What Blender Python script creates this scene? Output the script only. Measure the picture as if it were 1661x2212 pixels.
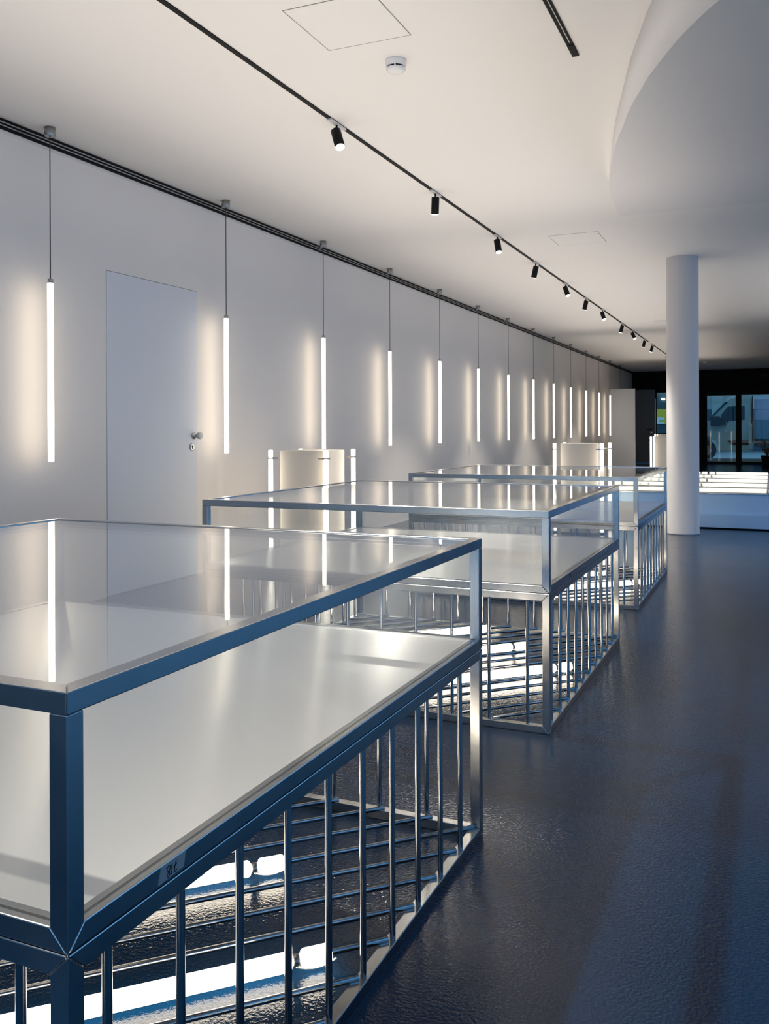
import bpy, bmesh, math, random
from mathutils import Vector, Matrix
random.seed(4)
for o in list(bpy.data.objects): bpy.data.objects.remove(o)
SC = bpy.context.scene
COL = SC.collection
PI = math.pi

# ------------------------------------------------------------------ camera
CAM_Z, F_PX, YAW, ROLL, CY = 1.09, 1932.37, 0.4078, -0.0039, 927.03
cd = bpy.data.cameras.new('camera'); cam = bpy.data.objects.new('camera', cd); COL.objects.link(cam)
fw = Vector((-math.sin(YAW), math.cos(YAW), 0)); rt = Vector((math.cos(YAW), math.sin(YAW), 0)); up = rt.cross(fw)
c, s = math.cos(ROLL), math.sin(ROLL)
r2 = c*rt + s*up; u2 = -s*rt + c*up
cam.matrix_world = Matrix(((r2.x, u2.x, -fw.x, 0), (r2.y, u2.y, -fw.y, 0), (r2.z, u2.z, -fw.z, CAM_Z), (0, 0, 0, 1)))
cd.sensor_fit = 'HORIZONTAL'; cd.sensor_width = 36; cd.lens = F_PX/1661*36
cd.shift_y = -(1106-CY)/1661
cd.clip_start = 0.05; cd.clip_end = 300
SC.camera = cam

# ------------------------------------------------------------------ world, lights, exposure
W = bpy.data.worlds.new('world'); SC.world = W; W.use_nodes = True
bg = W.node_tree.nodes['Background']
bg.inputs['Color'].default_value = (0.14, 0.40, 0.80, 1); bg.inputs['Strength'].default_value = 0.9
vs = SC.view_settings
vs.view_transform = 'Standard'; vs.look = 'None'; vs.gamma = 1; vs.use_curve_mapping = False
vs.exposure = 1.15
SC.cycles.transparent_max_bounces = 40
SC.cycles.max_bounces = 10
SC.cycles.diffuse_bounces = 5
SC.cycles.glossy_bounces = 6
SC.cycles.sample_clamp_indirect = 6
SC.cycles.blur_glossy = 1.0
TUBE_E = (1.0, 0.87, 0.68)
PENDANT_E = 2.9; FLOOR_E = 4.2; DECK_E = 0.43; PLINTH_E = 2.8
ADDED_FILL_W = 66.0  # unseen area lamps without fixtures, added to brighten the ceiling
for _i, (_x, _y, _sx, _sy, _f) in enumerate(((-2.0, 3.2, 2.6, 8.5, .34), (-2.2, 12.0, 2.4, 8.5, .27), (-2.2, 20.5, 2.4, 7.0, .16), (1.4, 12.5, 2.2, 6.0, .15))):
    _l = bpy.data.lights.new('added_ceiling_fill', 'AREA'); _l.shape = 'RECTANGLE'; _l.size = _sx; _l.size_y = _sy; _l.energy = ADDED_FILL_W*_f; _l.spread = 2.6; _l.color = (1.0, .89, .77)
    _o = bpy.data.objects.new('added_ceiling_fill', _l); COL.objects.link(_o); _o.location = (_x, _y, 1.98); _o.rotation_euler = (PI, 0, 0)
SPOT_W = 75.0

# ------------------------------------------------------------------ helpers
def pbr(name, col, rough=.5, metal=0.0, **k):
    m = bpy.data.materials.new(name); m.use_nodes = True
    b = m.node_tree.nodes['Principled BSDF']
    b.inputs['Base Color'].default_value = (*col, 1); b.inputs['Roughness'].default_value = rough
    b.inputs['Metallic'].default_value = metal
    for q, v in k.items(): b.inputs[q].default_value = v
    return m
def N(m, t, **k):
    n = m.node_tree.nodes.new(t)
    for q, v in k.items(): setattr(n, q, v)
    return n
def L(m, a, b): m.node_tree.links.new(a, b)
def bsdf(m): return m.node_tree.nodes['Principled BSDF']
def noise_bump(m, scale, strength, dist=.01, detail=2, coord='Object', stretch=None, rough_var=None):
    tc = N(m, 'ShaderNodeTexCoord'); mp = N(m, 'ShaderNodeMapping'); no = N(m, 'ShaderNodeTexNoise'); bu = N(m, 'ShaderNodeBump')
    if stretch: mp.inputs['Scale'].default_value = stretch
    no.inputs['Scale'].default_value = scale; no.inputs['Detail'].default_value = detail
    bu.inputs['Strength'].default_value = strength; bu.inputs['Distance'].default_value = dist
    L(m, tc.outputs[coord], mp.inputs[0]); L(m, mp.outputs[0], no.inputs['Vector']); L(m, no.outputs['Fac'], bu.inputs['Height'])
    L(m, bu.outputs[0], bsdf(m).inputs['Normal'])
    return no
def colour_noise(m, c1, c2, scale, detail=4, lo=.35, hi=.65, coord='Object', target='Base Color', stretch=None):
    tc = N(m, 'ShaderNodeTexCoord'); no = N(m, 'ShaderNodeTexNoise'); mr = N(m, 'ShaderNodeMapRange'); mx = N(m, 'ShaderNodeMix', data_type='RGBA')
    mp = N(m, 'ShaderNodeMapping')
    if stretch: mp.inputs['Scale'].default_value = stretch
    no.inputs['Scale'].default_value = scale; no.inputs['Detail'].default_value = detail
    mr.inputs[1].default_value = lo; mr.inputs[2].default_value = hi
    L(m, tc.outputs[coord], mp.inputs[0]); L(m, mp.outputs[0], no.inputs['Vector']); L(m, no.outputs['Fac'], mr.inputs[0]); L(m, mr.outputs[0], mx.inputs['Factor'])
    mx.inputs[6].default_value = (*c1, 1); mx.inputs[7].default_value = (*c2, 1)
    L(m, mx.outputs[2], bsdf(m).inputs[target])
def rough_noise(m, r1, r2, scale, stretch=None):
    tc = N(m, 'ShaderNodeTexCoord'); mp = N(m, 'ShaderNodeMapping'); no = N(m, 'ShaderNodeTexNoise'); mr = N(m, 'ShaderNodeMapRange')
    if stretch: mp.inputs['Scale'].default_value = stretch
    no.inputs['Scale'].default_value = scale; no.inputs['Detail'].default_value = 5
    mr.inputs[1].default_value = .3; mr.inputs[2].default_value = .7; mr.inputs[3].default_value = r1; mr.inputs[4].default_value = r2
    L(m, tc.outputs['Object'], mp.inputs[0]); L(m, mp.outputs[0], no.inputs['Vector']); L(m, no.outputs['Fac'], mr.inputs[0]); L(m, mr.outputs[0], bsdf(m).inputs['Roughness'])
def emit(name, col, e):
    m = bpy.data.materials.new(name); m.use_nodes = True; nt = m.node_tree
    b = nt.nodes['Principled BSDF']; b.inputs['Base Color'].default_value = (.8, .8, .8, 1)
    b.inputs['Emission Color'].default_value = (*col, 1); b.inputs['Emission Strength'].default_value = e
    b.inputs['Roughness'].default_value = .4
    return m
def glass_mat(name, tint, refl=1.0):
    """clear pane: transparent with a Schlick mirror reflection on each face"""
    m = bpy.data.materials.new(name); m.use_nodes = True; nt = m.node_tree; nt.nodes.clear()
    out = N(m, 'ShaderNodeOutputMaterial'); mix = N(m, 'ShaderNodeMixShader'); tr = N(m, 'ShaderNodeBsdfTransparent'); gl = N(m, 'ShaderNodeBsdfGlossy')
    tr.inputs[0].default_value = (*tint, 1); gl.inputs['Roughness'].default_value = 0.0; gl.inputs['Color'].default_value = (refl, refl, refl, 1)
    ge = N(m, 'ShaderNodeNewGeometry'); dt = N(m, 'ShaderNodeVectorMath', operation='DOT_PRODUCT')
    ab = N(m, 'ShaderNodeMath', operation='ABSOLUTE'); om = N(m, 'ShaderNodeMath', operation='SUBTRACT'); pw = N(m, 'ShaderNodeMath', operation='POWER'); ma = N(m, 'ShaderNodeMath', operation='MULTIPLY_ADD')
    L(m, ge.outputs['Incoming'], dt.inputs[0]); L(m, ge.outputs['True Normal'], dt.inputs[1])
    L(m, dt.outputs['Value'], ab.inputs[0]); om.inputs[0].default_value = 1; L(m, ab.outputs[0], om.inputs[1])
    L(m, om.outputs[0], pw.inputs[0]); pw.inputs[1].default_value = 5
    L(m, pw.outputs[0], ma.inputs[0]); ma.inputs[1].default_value = .96; ma.inputs[2].default_value = .04
    L(m, ma.outputs[0], mix.inputs[0]); L(m, tr.outputs[0], mix.inputs[1]); L(m, gl.outputs[0], mix.inputs[2]); L(m, mix.outputs[0], out.inputs[0])
    return m

class MB:
    def __init__(s): s.v = []; s.f = []; s.sm = []
    def box(s, x0, x1, y0, y1, z0, z1):
        return s.hexa([(x0, y0, z0), (x1, y0, z0), (x1, y1, z0), (x0, y1, z0), (x0, y0, z1), (x1, y0, z1), (x1, y1, z1), (x0, y1, z1)])
    def hexa(s, p):
        b = len(s.v); s.v += [tuple(q) for q in p]
        for f in ((0, 3, 2, 1), (4, 5, 6, 7), (0, 1, 5, 4), (1, 2, 6, 5), (2, 3, 7, 6), (3, 0, 4, 7)): s.f.append(tuple(b+i for i in f)); s.sm.append(False)
        return s
    def ring(s, profile, p0, p1, n=16, caps=True):
        """surface of revolution about p0->p1; profile = [(t 0..1 or metres along, radius)]"""
        p0 = Vector(p0); p1 = Vector(p1); d = (p1-p0); ln = d.length; d.normalize()
        a = Vector((0, 0, 1)) if abs(d.z) < .9 else Vector((1, 0, 0)); e1 = d.cross(a).normalized(); e2 = d.cross(e1)
        b = len(s.v)
        for (h, r) in profile:
            for k in range(n):
                t = 2*PI*k/n; s.v.append(tuple(p0 + d*h + (e1*math.cos(t)+e2*math.sin(t))*r))
        m = len(profile)
        for i in range(m-1):
            for k in range(n):
                k2 = (k+1) % n
                s.f.append((b+i*n+k, b+i*n+k2, b+(i+1)*n+k2, b+(i+1)*n+k)); s.sm.append(True)
        if caps:
            s.f.append(tuple(b+k for k in range(n-1, -1, -1))); s.sm.append(False)
            s.f.append(tuple(b+(m-1)*n+k for k in range(n))); s.sm.append(False)
        return s
    def rod(s, p0, p1, r, n=12, caps=True):
        return s.ring([(0, r), ((Vector(p1)-Vector(p0)).length, r)], p0, p1, n, caps)
    def prism(s, poly, y0, y1):
        """polygon in XZ extruded along Y"""
        b = len(s.v); n = len(poly)
        s.v += [(x, y0, z) for x, z in poly] + [(x, y1, z) for x, z in poly]
        s.f.append(tuple(b+i for i in range(n))); s.f.append(tuple(b+n+i for i in range(n-1, -1, -1))); s.sm += [False, False]
        for i in range(n):
            j = (i+1) % n; s.f.append((b+i, b+n+i, b+n+j, b+j)); s.sm.append(False)
        return s
    def path(s, pts, r, n=6):
        for a, b in zip(pts[:-1], pts[1:]): s.rod(a, b, r, n)
        return s
    def mesh(s, name, mat):
        me = bpy.data.meshes.new(name); me.from_pydata(s.v, [], s.f); me.materials.append(mat)
        me.polygons.foreach_set('use_smooth', s.sm); me.update()
        bm = bmesh.new(); bm.from_mesh(me); bmesh.ops.recalc_face_normals(bm, faces=bm.faces); bm.to_mesh(me); bm.free()
        return me
    def build(s, name, mat, parent=None, bevel=0, loc=None, label=None):
        return link(name, s.mesh(name, mat), parent, bevel, loc, label)
def link(name, me, parent=None, bevel=0, loc=None, label=None):
    o = bpy.data.objects.new(name, me); COL.objects.link(o); o.parent = parent
    if loc: o.location = loc
    if bevel:
        b = o.modifiers.new('bevel', 'BEVEL'); b.width = bevel; b.segments = 2; b.limit_method = 'ANGLE'
    if label: o['label'] = label
    return o
def thing(name, label, cat, loc=(0, 0, 0), rz=0, group=None):
    o = bpy.data.objects.new(name, None); COL.objects.link(o); o.location = loc; o.rotation_euler = (0, 0, rz)
    o.empty_display_size = .1
    o['label'] = label; o['category'] = cat
    if group: o['group'] = group
    return o
def tag(o, label, cat, group=None):
    o['label'] = label; o['category'] = cat
    if group: o['group'] = group
    return o
def struct(o): o['kind'] = 'structure'; return o
def copy_tree(o, parent=None, label=None, loc=None):
    c = o.copy(); COL.objects.link(c); c.parent = parent
    if label: c['label'] = label
    if loc is not None: c.location = loc
    for ch in list(o.children): copy_tree(ch, c)
    return c

# ------------------------------------------------------------------ materials
M_wall = pbr('painted plaster', (.85, .79, .735), .65); noise_bump(M_wall, 260, .06, .004)
M_door_leaf = pbr('white lacquered door', (.74, .75, .78), .45)
M_ceil = pbr('ceiling paint', (.82, .80, .78), .8)
M_floor = pbr('poured resin floor', (.03, .05, .075), .22)
colour_noise(M_floor, (.001, .019, .056), (.003, .027, .076), 1.6, 6)
bsdf(M_floor).inputs['Specular IOR Level'].default_value = .30
noise_bump(M_floor, 130, .30, .004, 2)
rough_noise(M_floor, .04, .10, 5)
M_steel = pbr('brushed stainless steel', (.56, .56, .555), .2, 1.0); rough_noise(M_steel, .14, .25, 9, (1, 1, 1))
M_rod = pbr('polished stainless rod', (.44, .44, .45), .10, 1.0)
M_sheet = pbr('brushed steel sheet', (.88, .88, .88), .22, .85, Anisotropic=.85)
_tg = N(M_sheet, 'ShaderNodeTangent', direction_type='UV_MAP'); L(M_sheet, _tg.outputs[0], bsdf(M_sheet).inputs['Tangent'])
M_glass = glass_mat('clear cabinet glass', (.985, .992, .988))
M_glass_edge = pbr('greenish glass edge', (.10, .30, .30), .1)
M_pane = glass_mat('window glass', (.88, .90, .90), .35)
M_black = pbr('black powder coat', (.006, .007, .008), .6, 0.0, **{'Specular IOR Level': .15})
M_blackwall = pbr('black facade panel', (.004, .005, .006), .7, 0.0, **{'Specular IOR Level': .15})
M_alu = pbr('satin aluminium', (.5, .5, .5), .3, 1.0)
M_white = pbr('white plastic', (.78, .78, .78), .4)
M_cable = pbr('grey textile cable', (.05, .05, .05), .6)
M_col = pbr('painted column', (.78, .77, .79), .55)
M_box = pbr('cream satin panel', (.78, .70, .60), .38)
M_grey = pbr('grey door lacquer', (.13, .145, .165), .5)
M_seam = pbr('shadow gap', (.10, .095, .09), .8)
M_tube = emit('pendant tube diffuser', TUBE_E, PENDANT_E)
M_tube_floor = emit('cage lamp diffuser', TUBE_E, FLOOR_E)
M_tube_deck = emit('deck lamp diffuser', (1.0, .94, .78), DECK_E)
M_tube_box = emit('plinth lamp diffuser', (1.0, .90, .74), PLINTH_E)
M_lens = emit('spot lens', (1, .95, .88), 6.0)
M_paper = pbr('cream masking paper', (.42, .36, .34), .8)
M_ink = pbr('black ink', (.01, .01, .012), .7)

# ------------------------------------------------------------------ the room
XW, ZC, YF, XR, YN = -3.985, 2.8505, 28.8, 4.6, -5.0
struct(MB().box(XW-.2, XR+.2, YN-.2, YF+.3, -.12, 0).build('floor', M_floor))
struct(MB().box(XW-.2, XR+.2, YN-.2, YF+.3, ZC, ZC+.2).build('ceiling', M_ceil))
# left wall with the door opening recessed
DY0, DY1, DZ = 4.646, 5.647, 2.138
wl = MB()
wl.box(XW-.2, XW, YN-.2, DY0, 0, ZC); wl.box(XW-.2, XW, DY1, YF, 0, ZC); wl.box(XW-.2, XW, DY0, DY1, DZ, ZC); wl.box(XW-.2, XW-.06, DY0, DY1, 0, DZ)
struct(wl.build('wall_left', M_wall))
# flush door leaf, a little proud on the handle side
d = struct(MB().box(XW-.055, XW+.004, DY0+.004, DY1-.001, .006, DZ-.004).build('door_1', M_door_leaf, bevel=.0015))
k = MB(); kx = XW+.004
k.ring([(0, .026), (.008, .026), (.009, .012), (.040, .012), (.042, .025), (.062, .027), (.066, .024)], (kx, 5.600, 1.047), (kx+.1, 5.600, 1.047), 24)
k.build('door_knob', M_alu, d, label='round satin metal knob')
k = MB(); k.ring([(0, .026), (.007, .026), (.009, .022)], (kx, 5.574, .962), (kx+.1, 5.574, .962), 24)
es = k.build('lock_escutcheon', M_alu, d, label='round lock escutcheon with keyhole')
MB().box(kx+.0085, kx+.0105, 5.570, 5.578, .948, .962).ring([(0, .007), (.003, .007)], (kx+.0085, 5.574, .965), (kx+.1, 5.574, .965), 12).build('keyhole', M_black, es)
# socket plate
sp = thing('wall_socket', 'small white socket plate low on the left wall beside the white door', 'socket', (XW, 5.755, .235))
MB().box(0, .010, -.045, .045, -.075, .085).build('plate', M_white, sp, bevel=.003)
MB().box(.009, .014, -.028, .028, -.03, .03).build('rocker', M_white, sp, bevel=.002)
# black service rail / shadow gap in the corner of wall and ceiling
t1 = struct(MB().box(XW, XW+.022, YN, YF, ZC-.062, ZC-.004).build('trim_1', M_black))
for zz in (ZC-.024, ZC-.043):
    MB().box(XW+.018, XW+.026, YN, YF, zz-.0035, zz+.0035).build('metal_strip', M_alu, t1)
MB().box(XW, XW+.010, YN, YF, ZC-.078, ZC-.062).build('lower_lip', M_wall, t1)
# far black wall with openings
wf = MB()
yA, yB = YF, YF+.25
openL = (-3.90, -3.30)      # grey door
openW = (-3.285, -2.25)     # window beside it
D1 = (-1.83, -.88); D2 = (-.86, .15)
wf.box(XW-.2, openL[0], yA, yB, 0, ZC); wf.box(openL[0], openL[1], yA, yB, 2.29, ZC)
wf.box(openL[1], openW[0], yA, yB, 0, ZC)
wf.box(openW[0], openW[1], yA, yB, 2.33, ZC); wf.box(openW[0], openW[1], yA, yB, 0, .88)
wf.box(openW[1], D1[0], yA, yB, 0, ZC); wf.box(D1[0], D2[1], yA, yB, 2.19, ZC); wf.box(D1[1], D2[0], yA, yB, 0, 2.19)
wf.box(D2[1], XR+.2, yA, yB, 0, ZC)
struct(wf.build('wall_far', M_blackwall))
g = struct(MB().box(openL[0], openL[1]-.015, YF+.02, YF+.07, .01, 2.28).build('door_2', M_grey, bevel=.003))
lv = MB(); lv.ring([(0, .026), (.01, .026)], (-3.42, YF+.02, 1.045), (-3.42, YF-.1, 1.045), 16); lv.rod((-3.42, YF+.02, 1.045), (-3.42, YF-.05, 1.045), .010); lv.rod((-3.42, YF-.045, 1.045), (-3.56, YF-.045, 1.045), .010)
lv.build('lever_handle', M_black, g, label='black lever handle')
MB().ring([(0, .026), (.01, .026)], (-3.41, YF+.02, .957), (-3.41, YF-.1, .957), 16).build('lock_escutcheon', M_alu, g)
w1 = MB()
for a in ((openW[0], openW[0]+.03, .88, 2.33), (openW[1]-.05, openW[1], .88, 2.33), (openW[0], openW[1], .88, .93), (openW[0], openW[1], 2.17, 2.33)): w1.box(a[0], a[1], YF+.03, YF+.10, a[2], a[3])
w1o = struct(w1.build('window_1', M_white)); w1o.data.materials[0] = M_black
MB().box(openW[0]+.03, openW[1]-.05, YF+.06, YF+.066, .93, 2.17).build('pane', M_pane, w1o)
MB().box(openW[0]-.012, openW[0]+.008, YF-.005, YF+.02, .90, 2.0).build('gap_light_strip', M_white, w1o)  # white strip stands in for light showing through the door gap
def glass_door(name, x0, x1):
    m = MB(); y0, y1 = YF+.02, YF+.09
    m.box(x0, x0+.05, y0, y1, 0, 2.19); m.box(x1-.095, x1, y0, y1, 0, 2.19); m.box(x0+.05, x1-.095, y0, y1, 2.065, 2.19); m.box(x0+.05, x1-.095, y0, y1, 0, .07)
    o = struct(m.build(name, M_black))
    MB().box(x0+.05, x1-.095, y0+.03, y0+.038, .07, 2.065).build('pane', M_pane, o)
    h = MB().rod((x1-.05, y0-.05, .9), (x1-.05, y0-.05, 1.25), .011).rod((x1-.05, y0, .93), (x1-.05, y0-.05, .93), .008).rod((x1-.05, y0, 1.22), (x1-.05, y0-.05, 1.22), .008)
    h.build('pull_handle', M_black, o)
glass_door('door_3', *D1); glass_door('door_4', *D2)
# sign over the doors, hardly legible in the dark
sg = thing('door_sign', 'dark sign with faint lettering above the glass doors', 'sign', (-.02, YF-.01, 2.66))
MB().box(-.28, .9, -.012, .005, -.09, .10).build('sign_board', M_black, sg)
fc = bpy.data.curves.new('sign_text', 'FONT'); fc.body = 'DO NOT EN'; fc.size = .11; fc.extrude = .001; fc.materials.append(pbr('dim lettering', (.035, .037, .04), .7))
fo = bpy.data.objects.new('lettering', fc); COL.objects.link(fo); fo.parent = sg; fo.location = (-.22, -.015, -.05); fo.rotation_euler = (PI/2, 0, 0)
bpy.context.view_layer.update(); _me = bpy.data.meshes.new_from_object(fo); bpy.data.objects.remove(fo); fo = link('lettering', _me, sg, loc=(-.22, -.015, -.05)); fo.rotation_euler = (PI/2, 0, 0); fo['kind'] = 'stuff'
# glazed right side and near side of the room (outside the frame: they give the daylight)
def glazed(name, axis, at_, a0, a1, step):
    m = MB(); g_ = MB(); n = max(1, round((a1-a0)/step)); st = (a1-a0)/n
    def bx(m_, u0, u1, z0, z1, w0, w1):
        if axis == 'x': m_.box(at_+w0, at_+w1, u0, u1, z0, z1)
        else: m_.box(u0, u1, at_+w0, at_+w1, z0, z1)
    bx(m, a0, a1, 0, .12, 0, .16); bx(m, a0, a1, 2.68, ZC, 0, .16)
    for i in range(n+1):
        u = a0+i*st; bx(m, u-.035, u+.035, .12, 2.68, 0, .12)
    o = struct(m.build(name, M_black)); bx(g_, a0, a1, .12, 2.68, .05, .056); g_.build('pane', M_pane, o)
struct(MB().box(XR, XR+.2, 15.0, YF, 0, ZC).build('wall_right', M_wall))
glazed('window_2', 'x', XR, YN, 15.0, 2.0)
glazed('window_3', 'y', YN-.16, XW, XR, 1.7)
# open white door leaf standing out from the left wall far down the room
wd = struct(MB().box(XW+.01, XW+.67, 24.48, 24.52, .01, 2.145).build('door_5', M_door_leaf, bevel=.002))
# dropped curved soffit
M_sof = pbr('soffit paint', (.78, .76, .76), .8)
pts = [(4.58, .35), (3.2, .45), (2.1, .85), (1.15, 1.55), (.45, 2.3), (-.05, 2.95), (-.26, 3.33), (-.442, 3.817), (-.522, 4.079), (-.616, 4.407), (-.715, 4.824), (-.781, 5.096), (-.856, 5.438), (-.93, 5.836), (-1.0, 6.2), (-1.06, 6.532), (-1.105, 6.889), (-1.132, 7.295), (-1.136, 7.583)]
cv = []
def cr(a, b, c_, d_, t): return .5*((2*b)+(-a+c_)*t+(2*a-5*b+4*c_-d_)*t*t+(-a+3*b-3*c_+d_)*t**3)
for i in range(len(pts)-1):
    p = [pts[max(0, min(len(pts)-1, i+j))] for j in (-1, 0, 1, 2)]
    for q in range(8): cv.append(tuple(cr(p[0][a], p[1][a], p[2][a], p[3][a], q/8) for a in (0, 1)))
cv.append(pts[-1])
cv = [q for i, q in enumerate(cv) if i == 0 or q[1] > cv[i-1][1]+.001 or i < 12]
def drop(y): return max(.004, min(.60, (6.5-y)*.109))
sf = MB(); b0 = 0
for (x, y) in cv:
    zb = ZC-drop(y); sf.v += [(x, y, ZC+.05), (x, y, zb), (4.59, max(y, .36), zb), (4.59, max(y, .36), ZC+.05)]
for i in range(len(cv)-1):
    a = i*4; b = a+4
    sf.f += [(a, a+1, b+1, b), (a+1, a+2, b+2, b+1), (a+2, a+3, b+3, b+2), (a+3, a, b, b+3)]; sf.sm += [True, False, False, False]
sf.f += [(0, 3, 2, 1), tuple(len(sf.v)-4+i for i in (0, 1, 2, 3))]; sf.sm += [False, False]
struct(sf.build('trim_2', M_sof))

# ------------------------------------------------------------------ column
cx_, cy_, cr_ = -.838, 9.72, .160
cl = MB().ring([(0, cr_+.006), (.012, cr_+.006), (.013, cr_), (ZC, cr_)], (cx_, cy_, 0), (cx_, cy_, ZC), 64)
tag(cl.build('column', M_col), 'tall round white column standing on the dark floor', 'column')

# ------------------------------------------------------------------ ceiling fittings
def track(name, x, y0, y1, w, label, grooves=False):
    t = thing(name, label, 'light track', (x, y0, ZC))
    n = MB(); n.box(-w/2, w/2, 0, y1-y0, -.006, .0); n.build('rail_body', M_black, t)
    if grooves:
        MB().box(.002, .0055, -.2+.2, y1-y0-.16, -.0075, -.005).build('conductor_strip', M_alu, t)
        MB().box(-w/2, w/2, y1-y0-.13, y1-y0, -.008, 0).build('end_cap', M_black, t)
    return t
track('lighting_track', -2.283, YN+.3, 18.80, .026, 'long black lighting track running along the ceiling carrying ten black spotlights')
track('lighting_track', -2.283, 19.25, 27.5, .026, 'black lighting track behind the column, beyond the short gap in the ceiling track')
track('lighting_track', -.838, YN+.3, 4.230, .031, 'short empty black track ending in the ceiling at the upper right', True)
spots = [(.15, (1.3, 1.25, -2.26)), (-1.6, (.1, .3, -1)), (4.609, (.42, -.34, -1)), (6.254, (-.10, .16, -1)), (7.895, (.24, -.30, -1)), (9.339, (-.26, .12, -1)), (10.843, (.42, -.34, -1)), (12.144, (-.26, .1, -1)),  # second entry is an unseen spot added behind the camera for its light
         (13.43, (.36, -.34, -1)), (15.32, (-.28, .1, -1)), (16.59, (.55, -.40, -1)), (18.2, (-.24, .1, -1)), (19.45, (-.30, .1, -1)), (22.37, (.36, -.38, -1))]
slab = ['spotlight on the track above the nearest case, outside the picture', 'added rearmost spotlight on the track, unseen behind the camera', 'nearest and largest black spotlight, tilted to show its bright lens', 'second black spotlight along the track, hanging almost straight', 'third black spotlight along the track, bright lens tilted right',
        'fourth black spotlight along the track, turned left towards the wall', 'fifth black spotlight along the track, bright lens tilted right', 'sixth black spotlight along the track, turned left with hidden lens',
        'seventh black spotlight along the track, small and tilted right', 'eighth black spotlight along the track, small and turned left', 'ninth black spotlight along the track, tilted strongly right with lit lens',
        'tenth black spotlight, last one before the gap in the track', 'eleventh black spotlight, first one beyond the gap in the track', 'twelfth black spotlight, half hidden by the white column']
m_ad = MB().box(-.0135, .0135, -.10, .10, -.008, .001).mesh('adapter', pbr('silver adapter', (.55, .55, .55), .45))
m_st = MB().rod((0, 0, -.045), (0, 0, 0), .006, 10).mesh('stem', M_black)
m_ho = MB().ring([(0, .024), (.003, .029), (.125, .029), (.126, .027), (.118, .026)], (0, 0, 0), (0, 0, -1), 28).mesh('housing', M_black)
m_le = MB().ring([(.1265, .0265), (.1275, .0265)], (0, 0, 0), (0, 0, -1), 24).mesh('lens', M_lens)
for i, (y, dr) in enumerate(spots):
    t = thing('spotlight', slab[i], 'spotlight', (-2.283, y, ZC-.006), 0, 'spotlights on the ceiling track')
    link('adapter', m_ad, t); link('stem', m_st, t)
    dv = Vector(dr).normalized(); q = Vector((0, 0, -1)).rotation_difference(dv)
    p0 = Vector((0, 0, -.062)) - dv*.030
    h = link('housing', m_ho, t); h.rotation_mode = 'QUATERNION'; h.rotation_quaternion = q; h.location = p0
    le = link('lens', m_le, h)
    ld = bpy.data.lights.new('spot_beam', 'SPOT'); ld.energy = SPOT_W*(3.0 if i == 0 else 1); ld.spot_size = 1.15; ld.spot_blend = .6; ld.shadow_soft_size = .03; ld.color = (1, .92, .80)
    lo = bpy.data.objects.new('spot_beam', ld); COL.objects.link(lo); lo.parent = h; lo.location = (0, 0, -.135)
def hatch(x0, x1, y0, y1, label):
    t = thing('ceiling_hatch', label, 'hatch', ((x0+x1)/2, (y0+y1)/2, ZC))
    hx, hy = (x1-x0)/2, (y1-y0)/2; w = .0022
    m = MB(); m.box(-hx, hx, -hy-w, -hy, -.001, 0); m.box(-hx, hx, hy, hy+w, -.001, 0); m.box(-hx-w, -hx, -hy-w, hy+w, -.001, 0); m.box(hx, hx+w, -hy-w, hy+w, -.001, 0)
    m.build('seam', M_seam, t); MB().box(-hx+w, hx-w, -hy+w, hy-w, -.0015, 0).build('panel', M_ceil, t)
hatch(-1.877, -1.470, 3.285, 3.716, 'square flush access hatch in the ceiling above the smoke detector')
hatch(-1.865, -1.420, 8.10, 8.59, 'faint flush access hatch in the ceiling further back, between track and column')
sd = thing('smoke_detector', 'round white smoke detector on the ceiling near the first spotlight', 'smoke detector', (-1.638, 3.945, ZC))
MB().ring([(0, .050), (.006, .051), (.030, .048), (.031, .045)], (0, 0, 0), (0, 0, -1), 40).build('base', M_white, sd)
MB().ring([(.030, .040), (.040, .040)], (0, 0, 0), (0, 0, -1), 32).build('vent_gap', M_black, sd)
MB().ring([(.039, .046), (.044, .047), (.056, .038), (.059, .02)], (0, 0, 0), (0, 0, -1), 40).build('cover', M_white, sd)
for q in range(6):
    a = q*PI/3+.3; MB().box(-.003, .003, .040, .049, -.046, -.026).build('rib', M_white, sd).rotation_euler = (0, 0, a)
sd2 = thing('smoke_detector', 'tiny smoke detector on the far ceiling just right of the column', 'smoke detector', (-1.60, 25.2, ZC))
MB().ring([(0, .06), (.03, .055), (.05, .03)], (0, 0, 0), (0, 0, -1), 24).build('base', M_white, sd2)
tag(MB().box(-1.66, -1.36, 26.2, 26.4, ZC-.012, ZC).build('ceiling_vent', M_white), 'thin pale vent strip on the far ceiling right of the column', 'vent')
tag(MB().ring([(0, .11), (.01, .105)], (-1.66, 15.3, ZC), (-1.66, 15.3, 0), 32).build('ceiling_cover', M_white), 'flat round white cover plate on the ceiling just left of the column', 'cover plate')

# ------------------------------------------------------------------ pendant tubes
PX = -3.8395
PY = [4.0024, 5.8292, 7.4581, 9.0467, 10.6587, 12.2811, 13.8795, 15.5156, 17.1211, 18.7247, 20.4087, 22.0678, 23.694, 25.4]
near = ['nearest hanging tube lamp, left of the white door', 'hanging tube lamp just right of the white door', 'third hanging tube lamp, above the near cream light box', 'fourth hanging tube lamp, right of the near cream light box']
def pend_label(i):
    if i < 4: return near[i]
    nm = ['fifth', 'sixth', 'seventh', 'eighth', 'ninth', 'tenth', 'eleventh', 'twelfth', 'thirteenth', 'fourteenth'][i-4]
    if i == 13: return 'hanging tube lamp mostly hidden behind the open white door, only its cable showing'
    return nm+' hanging tube lamp counted from the left along the wall' + (', against the open white door' if i == 12 else '')
zb, zt = .9081, 1.9442
pl = thing('pendant_lamp', pend_label(0), 'pendant lamp', (PX, PY[0], ZC), 0, 'tube lamps hanging along the left wall')
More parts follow.
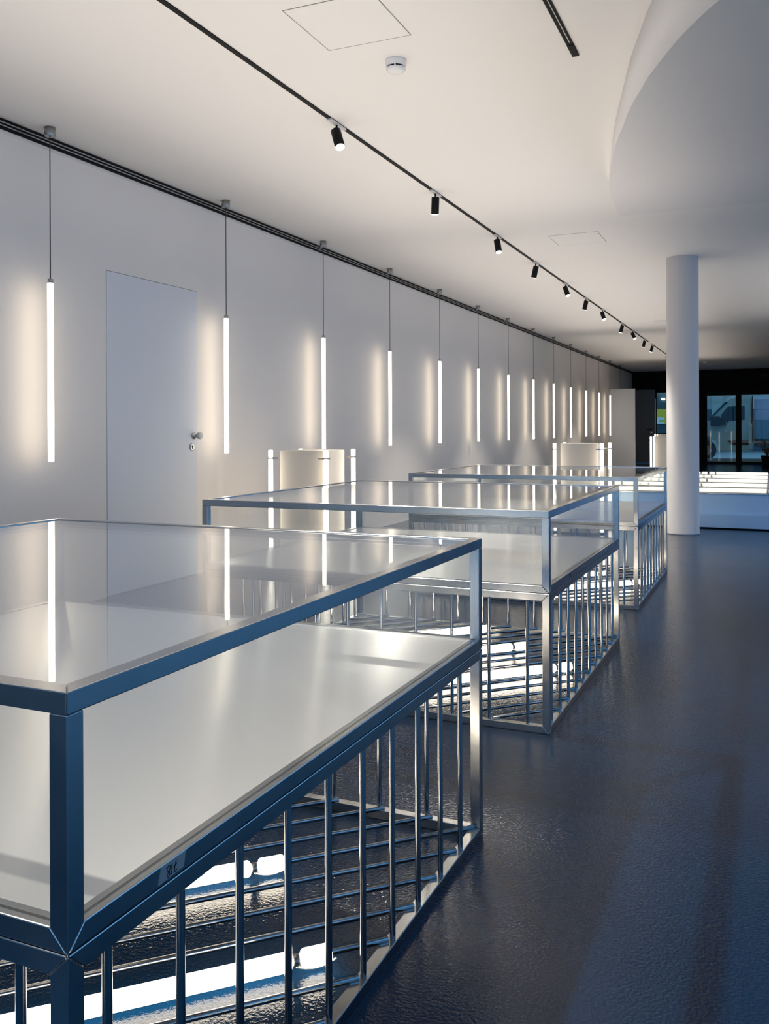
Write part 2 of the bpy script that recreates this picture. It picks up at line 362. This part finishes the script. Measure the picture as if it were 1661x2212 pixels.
M_cano = pbr('brushed nickel', (.42, .41, .39), .35, 1.0)
MB().ring([(0, .031), (.052, .031), (.054, .029)], (0, 0, 0), (0, 0, -1), 28).build('canopy', M_cano, pl)
MB().rod((0, 0, zt-ZC+.02), (0, 0, -.05), .0032, 8).build('cable', M_cable, pl)
MB().ring([(0, .006), (.001, .016), (.026, .016)], (0, 0, zt-ZC+.026), (0, 0, -9), 20).build('end_cap', M_cano, pl)
MB().ring([(0, .0175), (zt-zb-.003, .0175), (zt-zb, .015)], (0, 0, zt-ZC), (0, 0, -9), 18).build('tube', M_tube, pl)
for i, y in enumerate(PY[1:]): copy_tree(pl, None, pend_label(i+1), (PX, y, ZC))

# ------------------------------------------------------------------ display cases
H, MZ, CW, CL, TH, T = .7964, .5014, 1.4811, 1.5321, -.007, .0265
a_, b_ = CW/2, CL/2
def rail_mesh(axis, z0, z1, kind):
    """one mitred square tube on the -y (axis x) or -x (axis y) side; kind: where the post meets it"""
    ot, ob = {'top': (0, 0), 'under': (T, 0), 'over': (0, T)}[kind]
    ha, hb = (a_, b_) if axis == 'x' else (b_, a_); e = .0004
    P = []
    for z, o in ((z0, ob), (z1, ot)):
        for u, w in ((-ha+o+e, -hb), (ha-o-e, -hb), (ha-T-e, -hb+T), (-ha+T+e, -hb+T)): P.append((u, w, z) if axis == 'x' else (w, u, z))
    return MB().hexa(P).mesh('rail', M_steel)
def post_mesh(z0, z1, pt_low, pt_high):
    """corner post for the (-,-) corner: square, running to a point at the outer corner where it meets mitred rails"""
    m = MB(); x0, y0 = -a_, -b_; x1, y1 = x0+T, y0+T
    m.v = [(x0, y0, z0), (x1, y0, z0), (x1, y1, z0), (x0, y1, z0), (x0, y0, z1), (x1, y0, z1), (x1, y1, z1), (x0, y1, z1)]
    m.f = [(0, 1, 5, 4), (1, 2, 6, 5), (2, 3, 7, 6), (3, 0, 4, 7)]
    if pt_low: m.v.append((x0, y0, z0-T)); m.f += [(1, 0, 8), (0, 3, 8), (1, 8, 3), (1, 3, 2)]
    else: m.f.append((0, 3, 2, 1))
    if pt_high:
        k_ = len(m.v); m.v.append((x0, y0, z1+T)); m.f += [(4, 5, k_), (7, 4, k_), (5, 7, k_), (5, 6, 7)]
    else: m.f.append((4, 5, 6, 7))
    m.sm = [False]*len(m.f)
    return m.mesh('post', M_steel)
seam = .0012
RM = {('x', 'vt'): rail_mesh('x', H-T, H, 'top'), ('y', 'vt'): rail_mesh('y', H-T, H, 'top'),
      ('x', 'vb'): rail_mesh('x', MZ, MZ+T, 'under'), ('y', 'vb'): rail_mesh('y', MZ, MZ+T, 'under'),
      ('x', 'ct'): rail_mesh('x', MZ-T-seam, MZ-seam, 'over'), ('y', 'ct'): rail_mesh('y', MZ-T-seam, MZ-seam, 'over'),
      ('x', 'cb'): rail_mesh('x', 0, T, 'under'), ('y', 'cb'): rail_mesh('y', 0, T, 'under')}
PM = [post_mesh(MZ+T, H-T, True, False), post_mesh(T, MZ-T-seam, True, True)]
RR = .0064
m_vrod = MB().rod((0, 0, T-.002), (0, 0, MZ-T), RR, 14, False).mesh('rod', M_rod)
GT = .005
def pane_mesh(x0, x1, y0, y1, z0, z1): return MB().box(x0, x1, y0, y1, z0, z1).mesh('glass_pane', M_glass)
ga, gb = a_-T, b_-T
PN = {'x': pane_mesh(-ga+.002, ga-.002, -b_+.010, -b_+.010+GT, MZ+T, H-T), 'y': pane_mesh(-a_+.010, -a_+.010+GT, -gb+.002, gb-.002, MZ+T, H-T),
      't': pane_mesh(-ga, ga, -gb, gb, H-.009, H-.003)}
sm_ = MB().box(-ga, ga, -gb, gb, MZ+T-.006, MZ+T-.0025).mesh('metal_sheet', M_sheet)
uv = sm_.uv_layers.new(name='UVMap')
for lp in sm_.loops:
    v = sm_.vertices[lp.vertex_index].co; uv.data[lp.index].uv = (v.y, -v.x)
# diagonal floor rods with lamps threaded on every fourth one
ZR = .030
def diag(cn):
    """end points of line y - x = cn inside the inner rectangle of the cage"""
    e = T*.6; X0, X1, Y0, Y1 = -a_+e, a_-e, -b_+e, b_-e
    xa = max(X0, Y0-cn); xb = min(X1, Y1-cn)
    return (xa, xa+cn), (xb, xb+cn)
C0 = b_-a_-.017
lamp_rings = pbr('lamp collar', (.30, .30, .31), .3, 1.0)
def tube_lamp(parent, p0, p1, z, r, mat, short=.085, ringw=.030, both=False, name='tube_lamp', label=None, horizontal=True, cable=True):
    """lamp = short end tube, metal collar, long tube, along p0 -> p1 (the short end at p1)"""
    p0 = Vector(p0); p1 = Vector(p1); d_ = (p1-p0); ln = d_.length; d_.normalize()
    s0 = short+ringw if both else 0
    q = p0+d_*s0; e = p1-d_*(short+ringw); l2 = (e-q).length
    o = MB().ring([(0, r*.86), (.004, r), (l2-.004, r), (l2, r*.86)], q, e, 18).build(name, mat, parent, label=label)
    for (c0, c1) in ([(p1-d_*short, p1)] + ([(p0+d_*short, p0)] if both else [])):
        ls = short; MB().ring([(0, r*.86), (.004, r), (ls-.005, r), (ls-.001, r*.9), (ls, r*.75)], c0, c1, 18).build('end_tube', mat, o)
        dd = (c1-c0).normalized(); MB().rod(c0-dd*ringw, c0, r*.62, 14).build('collar', lamp_rings, o)
        if cable:
            pts_ = []
            for k_ in range(9):
                t_ = k_/8; pts_.append(c0-dd*ringw*.5 + dd*(.085*t_) + Vector((0, 0, -1))*(r*.75+.010*math.sin(PI*t_)))
            MB().path(pts_, .0022, 6).build('cable', M_white, o)
    return o
FX = [-.714, -.715, -.7216]; FY = [2.3099, 4.6841, 7.0437]
clabel = ['nearest glass topped steel display case on a barred cage, filling the lower left', 'middle glass topped steel display case on a barred cage with tube lamps inside', 'farthest glass topped steel display case on a barred cage, beside the white column']
def build_case():
    t = thing('display_case', clabel[0], 'display case', (0, 0, 0), TH, 'glass topped steel display cases in a row')
    for (ax, kd), me in RM.items():
        for fl in (0, 1):
            o = link('rail', me, t, .0016); o.rotation_euler = (0, 0, PI*fl)
    for me in PM:
        for sx in (1, -1):
            for sy in (1, -1):
                o = link('post', me, t, .0012)
                if sx*sy > 0: o.rotation_euler = (0, 0, 0 if sx > 0 else PI)
                else: o.scale = (sx, sy, 1)
    for ax in 'xy':
        for fl in (0, 1): link('glass_pane', PN[ax], t).rotation_euler = (0, 0, PI*fl)
    link('glass_pane', PN['t'], t); link('metal_sheet', sm_, t)
    xi, yi = a_-T/2, b_-T/2
    for k_ in range(10):
        link('rod', m_vrod, t, loc=(xi, b_-.150-.1448*k_, 0))        # right side
        link('rod', m_vrod, t, loc=(-xi, -b_+.150+.1448*k_, 0))      # left side
        link('rod', m_vrod, t, loc=(a_-.084-.1440*k_, -yi, 0))       # front
        link('rod', m_vrod, t, loc=(a_-.157-.1425*k_, yi, 0)) if k_ < 9 else None   # back
    for k_ in range(-9, 11):
        cn = C0+.1425*k_; p, q = diag(cn)
        if (Vector(p)-Vector(q)).length < .05: continue
        p, q = Vector((*p, ZR)), Vector((*q, ZR))
        MB().rod(p, q, .0062, 12).build('floor_rod', M_rod, t)
        if k_ in (-4, 0, 4):
            mid = (p+q)/2; dd = (q-p).normalized(); h_ = .505
            if k_ == -4: mid += dd*.016
            tube_lamp(t, mid-dd*h_, mid+dd*h_, ZR, .0185, M_tube_floor, short=.060, ringw=.024, name='tube_lamp', both=True)
    return t
proto = build_case()
cases = [proto]+[copy_tree(proto, None, clabel[i]) for i in (1, 2)]
ct, st_ = math.cos(TH), math.sin(TH)
for i, o in enumerate(cases):
    o.location = (FX[i]-(ct*a_-st_*b_), FY[i]-(st_*a_+ct*b_), 0)
# masking-paper label with handwriting on the right rail of the near case
def on_right(case_i, y_abs): return y_abs-cases[case_i].location.y
yl = on_right(0, .972)
lab = MB(); xo = a_
lab.hexa([(xo-.0002, yl-.030, MZ+.0035), (xo+.0006, yl-.030, MZ+.0035), (xo+.0006, yl+.024, MZ+.005), (xo-.0002, yl+.024, MZ+.005), (xo-.0002, yl-.024, MZ+.0245), (xo+.0006, yl-.024, MZ+.0245), (xo+.0006, yl+.028, MZ+.0245), (xo-.0002, yl+.028, MZ+.0245)])
lo_ = lab.build('paper_label', M_paper, cases[0], label='small paper label with black handwriting')
def ink(parent, strokes, x, y, z, s_, r=.0006):
    m = MB()
    for st in strokes: m.path([(x, y+p*s_, z+q*s_) for p, q in st], r, 5)
    m.build('handwriting', M_ink, parent)
eight = [(.25, .85), (.0, .95), (-.22, .75), (-.12, .55), (.10, .45), (.12, .18), (-.08, .02), (-.22, .12), (-.10, .35), (.14, .60), (.22, .85)]
bar = [(.42, .92), (.30, .5), (.34, .12)]
tee = [(.95, .95), (.78, .55), (.72, .2), (.86, .08), (1.05, .25)]; tb = [(.58, .55), (1.08, .68)]
ink(lo_, [eight, bar, tee, tb], xo+.0008, yl-.009, MZ+.005, .017)
yl2 = on_right(1, 3.50)
ink(cases[1], [[(0, .9), (.05, .1)], [(.5, .95), (.35, .45), (.8, .5)], [(.72, .95), (.7, .05)]], xo+.0006, yl2, MZ+.006, .015, .0007)

# ------------------------------------------------------------------ cream light boxes with tubes at the corners
def light_box(x, y, s_, label, z=.935):
    """x, y = position of the near right tube; s_ = tube spacing"""
    t = thing('light_box', label, 'light box', (x-s_/2, y+s_/2, 0), 0, 'cream light boxes with corner tubes')
    h = s_/2-.052; th = .006
    for k_, (x0, x1, y0, y1) in enumerate(((-h, h, -h, -h+th), (-h, h, h-th, h), (-h, -h+th, -h+th, h-th), (h-th, h, -h+th, h-th))):
        MB().box(x0, x1, y0, y1, .0, z-.004).build('side_panel', M_box, t, bevel=.001)
    MB().box(-h+th, h-th, -h+th, h-th, z-.012, z-.004).build('top_panel', M_box, t)
    q = s_/2
    for sx in (-1, 1):
        for sy in (-1, 1):
            o = tube_lamp(t, (sx*q, sy*q, .02), (sx*q, sy*q, z), 0, .0175, M_tube_box, short=.055, ringw=.014, cable=False, name='corner_tube')
            MB().box(min(sx*q, sx*(h-.01)), max(sx*q, sx*(h-.01)), sy*q-.004, sy*q+.004, z-.068, z-.056).build('bracket', M_steel, o)
            MB().box(sx*q-.004, sx*q+.004, min(sy*q, sy*(h-.01)), max(sy*q, sy*(h-.01)), z-.068, z-.056).build('bracket', M_steel, o)
            MB().ring([(0, .02), (.02, .02)], (sx*q, sy*q, 0), (sx*q, sy*q, 1), 14).build('foot', M_steel, o)
    return t
light_box(-3.015, 5.887, .47, 'near cream light box with corner tubes, seen over the middle display case')
light_box(-1.597, 9.332, .49, 'middle cream light box with corner tubes, seen over the farthest display case')
light_box(-1.53, 16.995, .49, 'small far cream light box, left edge of the white column hiding most of it')
light_box(-2.25, 23.9, .49, 'farthest cream light box, only its top showing in front of the dark window')

# ------------------------------------------------------------------ low luminous platform on the right
pt = thing('platform', 'low two-stepped steel platform with rows of lit tubes, right of the column', 'platform', (0, 10.25, 0))
PXL, PXR, PD = -1.86, 4.4, 4.35
M_plat = pbr('satin panel with painted blue reflection', (.50, .70, .92), .34, .35)  # blue of the reflected window light is painted into the base colour
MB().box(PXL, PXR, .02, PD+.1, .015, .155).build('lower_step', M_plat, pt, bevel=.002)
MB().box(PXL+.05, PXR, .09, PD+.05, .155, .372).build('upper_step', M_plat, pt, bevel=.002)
MB().box(PXL+.03, PXR, .075, PD+.07, .372, .385).build('top_sheet', M_steel, pt, bevel=.002)
MB().box(PXL+.1, PXR, .06, PD, 0, .015).build('plinth_base', M_black, pt)
dk = thing('deck_lamp', 'x', 'tube lamp', (0, 0, 0), 0, 'lit tubes lying in rows on the platform')
lamp_len = .90; hl = lamp_len/2
tube_lamp(dk, (-hl, 0, 0), (hl, 0, 0), 0, .021, M_tube_deck, both=True, short=.075, ringw=.022, cable=False, name='long_tube')
for sx in (-1, 1): MB().box(sx*(hl-.088)-.010, sx*(hl-.088)+.010, -.02, .02, -.030, -.006).build('stand', M_alu, dk)
rows = ['front', 'second', 'third', 'fourth', 'back']
colsx = [-.84+.105-.0+hl-.105+.0, ]
xs = [-.397-.93, -.397, -.397+.93]
first = True
for r_ in range(5):
    for c_i, x in enumerate(xs[:]):
        y = 10.32+.97*r_
        lb = {0: 'lit tube partly behind the column, in the %s row of the platform', 1: 'long lit tube just right of the column, in the %s row of the platform', 2: 'lit tube at the right picture edge, in the %s row of the platform'}.get(c_i, 'lit tube beyond the right picture edge, in the %s row of the platform') % rows[r_]
        if first: dk.location = (x, y, .385+.030); dk['label'] = lb; first = False
        else: copy_tree(dk, None, lb, (x, y, .385+.030))

# ------------------------------------------------------------------ outside: van, yard, garage
M_van = pbr('pale grey van paint', (.36, .35, .26), .35); M_vglass = pbr('dark van glass', (.01, .03, .035), .3, 0.0, **{'Specular IOR Level': .12})
M_yard = pbr('pale concrete', (.30, .29, .24), .8); M_bld = pbr('pale rendered building', (.42, .40, .34), .8)
M_tyre = pbr('tyre rubber', (.012, .013, .015), .8); M_timber = pbr('old timber', (.09, .08, .07), .8)
tag(MB().box(-14, 12, YF+.3, 60, -.14, -.02).build('yard_ground', M_yard), 'pale concrete yard outside the glass doors', 'ground'); bpy.data.objects['yard_ground']['kind'] = 'structure'
tag(MB().box(-3.0, 3, 30.2, 30.5, -.02, .12).build('kerb', M_yard), 'pale kerb in front of the parked van', 'kerb')
vn = thing('van', 'pale grey flatbed van parked outside the glass doors', 'van', (0, 32, 0))
body = [(-3.05, .30), (-3.15, .62), (-3.05, .98), (-2.55, 1.16), (-1.99, 1.30), (-1.62, 1.72), (-1.42, 1.95), (-1.25, 2.10), (-1.0, 2.17), (-.66, 2.19), (-.60, 2.1), (-.60, .30), (-1.57, .30), (-1.60, .50), (-1.70, .66), (-1.86, .76), (-2.03, .79), (-2.20, .75), (-2.36, .62), (-2.44, .45), (-2.46, .30)]
MB().prism(body, 0, 1.9).build('cab_body', M_van, vn, bevel=.03)
MB().prism([(-1.96, 1.345), (-1.90, 1.345), (-1.33, 1.93), (-1.37, 1.97), (-1.47, 1.90)], -.012, .02).build('windscreen', M_vglass, vn)
MB().prism([(-1.53, 1.30), (-1.53, 1.52), (-1.33, 1.80), (-.80, 1.82), (-.80, 1.36)], -.012, .02).build('door_window', M_vglass, vn)
MB().prism([(-1.35, 1.28), (-1.31, 1.28), (-1.27, 1.80), (-1.31, 1.80)], -.02, .0).build('window_bar', M_black, vn)
MB().box(-1.86, -1.56, -.20, -.06, 1.14, 1.48).build('wing_mirror', M_black, vn, bevel=.03)
MB().box(-1.60, -1.38, -.09, .01, 1.18, 1.42).build('mirror_arm', M_black, vn, bevel=.01)
MB().prism([(-1.33, .667), (-.62, .667), (-.62, .53), (-1.22, .53)], -.025, .01).build('side_moulding', M_black, vn)
wh = MB().ring([(0, .30), (.02, .335), (.20, .335), (.22, .30)], (-2.03, -.01, .335), (-2.03, 1, .335), 32).build('wheel', M_tyre, vn)
MB().ring([(0, .18), (.015, .16)], (-2.03, -.025, .335), (-2.03, 1, .335), 24).build('wheel_hub', M_alu, wh)
MB().box(-.52, 2.5, .02, 1.85, .72, 1.33).build('load_bed_side', pbr('grey-green tarpaulin', (.14, .22, .24), .7), vn, bevel=.01)
MB().box(-.50, 2.5, .1, 1.8, .45, .72).build('chassis', M_timber, vn)
MB().box(-.69, -.55, -.03, .15, .38, 1.22).build('mud_flap', M_van, vn, bevel=.02)
MB().rod((-.565, -.02, .6), (-.565, -.02, 2.15), .018).build('load_post', M_black, vn)
w2 = MB().ring([(0, .30), (.02, .335), (.20, .335), (.22, .30)], (1.4, -.01, .335), (1.4, 1, .335), 32).build('wheel', M_tyre, vn)
MB().ring([(0, .18), (.015, .16)], (1.4, -.025, .335), (1.4, 1, .335), 24).build('wheel_hub', M_alu, w2)
M_crate = pbr('greyish pink board', (.42, .38, .40), .8)
for z0, z1, lb in ((1.335, 1.69, 'lower greyish board crate stacked on the van bed'), (1.70, 2.05, 'upper greyish board crate stacked on the van bed')):
    q = thing('crate', lb, 'crate', (-.51, 32.1, z0), 0, 'crates stacked on the van bed')
    MB().box(0, 1.3, 0, 1.0, 0, z1-z0).build('body', M_crate, q, bevel=.01)
    MB().box(.0, .07, -.012, .0, .01, z1-z0-.01).build('corner_strip', M_paper, q)
bl = thing('building', 'pale rendered building far behind the van', 'building', (0, 44, 0))
MB().box(-9, 9, 0, .4, 0, 6).build('wall', M_bld, bl)
MB().box(-2.5, -2.0, -.3, 0, 0, 6).build('pillar', M_van, bl)
MB().box(-9, 9, -.02, 0, 0, 1.95).build('dark_band', pbr('dark glazing band', (.05, .08, .10), .2), bl)
# garage seen through the small window
gsg = thing('garage_sign', 'yellow green sign panel with a pale block letter, seen through the far window', 'sign', (-4.2, 37.95, 0))
M_yg = pbr('yellow sign panel', (.85, .50, .02), .6); M_pl = pbr('pale letter', (.8, .72, .6), .6)
MB().box(-.3, .9, 0, .05, 1.25, 1.86).build('sign_board', M_yg, gsg)
MB().prism([(-.16, 1.26), (.22, 1.26), (.22, 1.34), (.02, 1.34), (.02, 1.42), (.22, 1.42), (.22, 1.52), (-.16, 1.52)], -.02, 0).build('lettering', M_pl, gsg)
tag(MB().box(-8, -2.6, 38, 38.2, 0, 4).build('garage_wall', pbr('dark garage wall', (.03, .06, .06), .7)), 'dark green garage wall behind the yellow green sign', 'wall')
M_gl = emit('garage lamp glow', (.75, .95, 1), 5)
for i, (x, y, z, l_) in enumerate(((-4.3, 37.94, 2.55, 1.6), (-4.10, 37.94, 2.24, .14), (-3.72, 37.94, 2.42, .16))):
    tag(MB().box(x, x+l_, y, y+.06, z, z+(.03 if i == 0 else .06)).build('garage_lamp', M_gl, bevel=.01),
        ['long thin lit ceiling lamp seen through the far window', 'small round-ended bright lamp, lower left behind the far window', 'small bright lamp right behind the far window, beside the column'][i], 'lamp', 'lamps in the garage outside')
# dry plant in a pot at the right edge, by the glass doors
pp = thing('potted_plant', 'dry brown plant in a dark pot at the right edge before the glass doors', 'plant', (-.10, 27.6, 0))
MB().ring([(0, .12), (.02, .13), (.28, .17), (.30, .18), (.30, .15)], (0, 0, 0), (0, 0, 1), 20).build('pot', M_black, pp)
lf = MB()
for k_ in range(40):
    a = random.uniform(0, 2*PI); r_ = random.uniform(.1, .34); z_ = random.uniform(.15, .5)
    p = Vector((0, 0, .28)); q = Vector((math.cos(a)*r_, math.sin(a)*r_, .28+z_)); n_ = Vector((-math.sin(a), math.cos(a), 0))*.018; mm = (p+q)/2+Vector((0, 0, .06))
    b = len(lf.v); lf.v += [tuple(p), tuple(mm-n_), tuple(q), tuple(mm+n_)]; lf.f.append((b, b+1, b+2, b+3)); lf.sm.append(False)
lo2 = lf.build('foliage', pbr('dry leaf', (.16, .11, .08), .8), pp); sol = lo2.modifiers.new('s', 'SOLIDIFY'); sol.thickness = .002
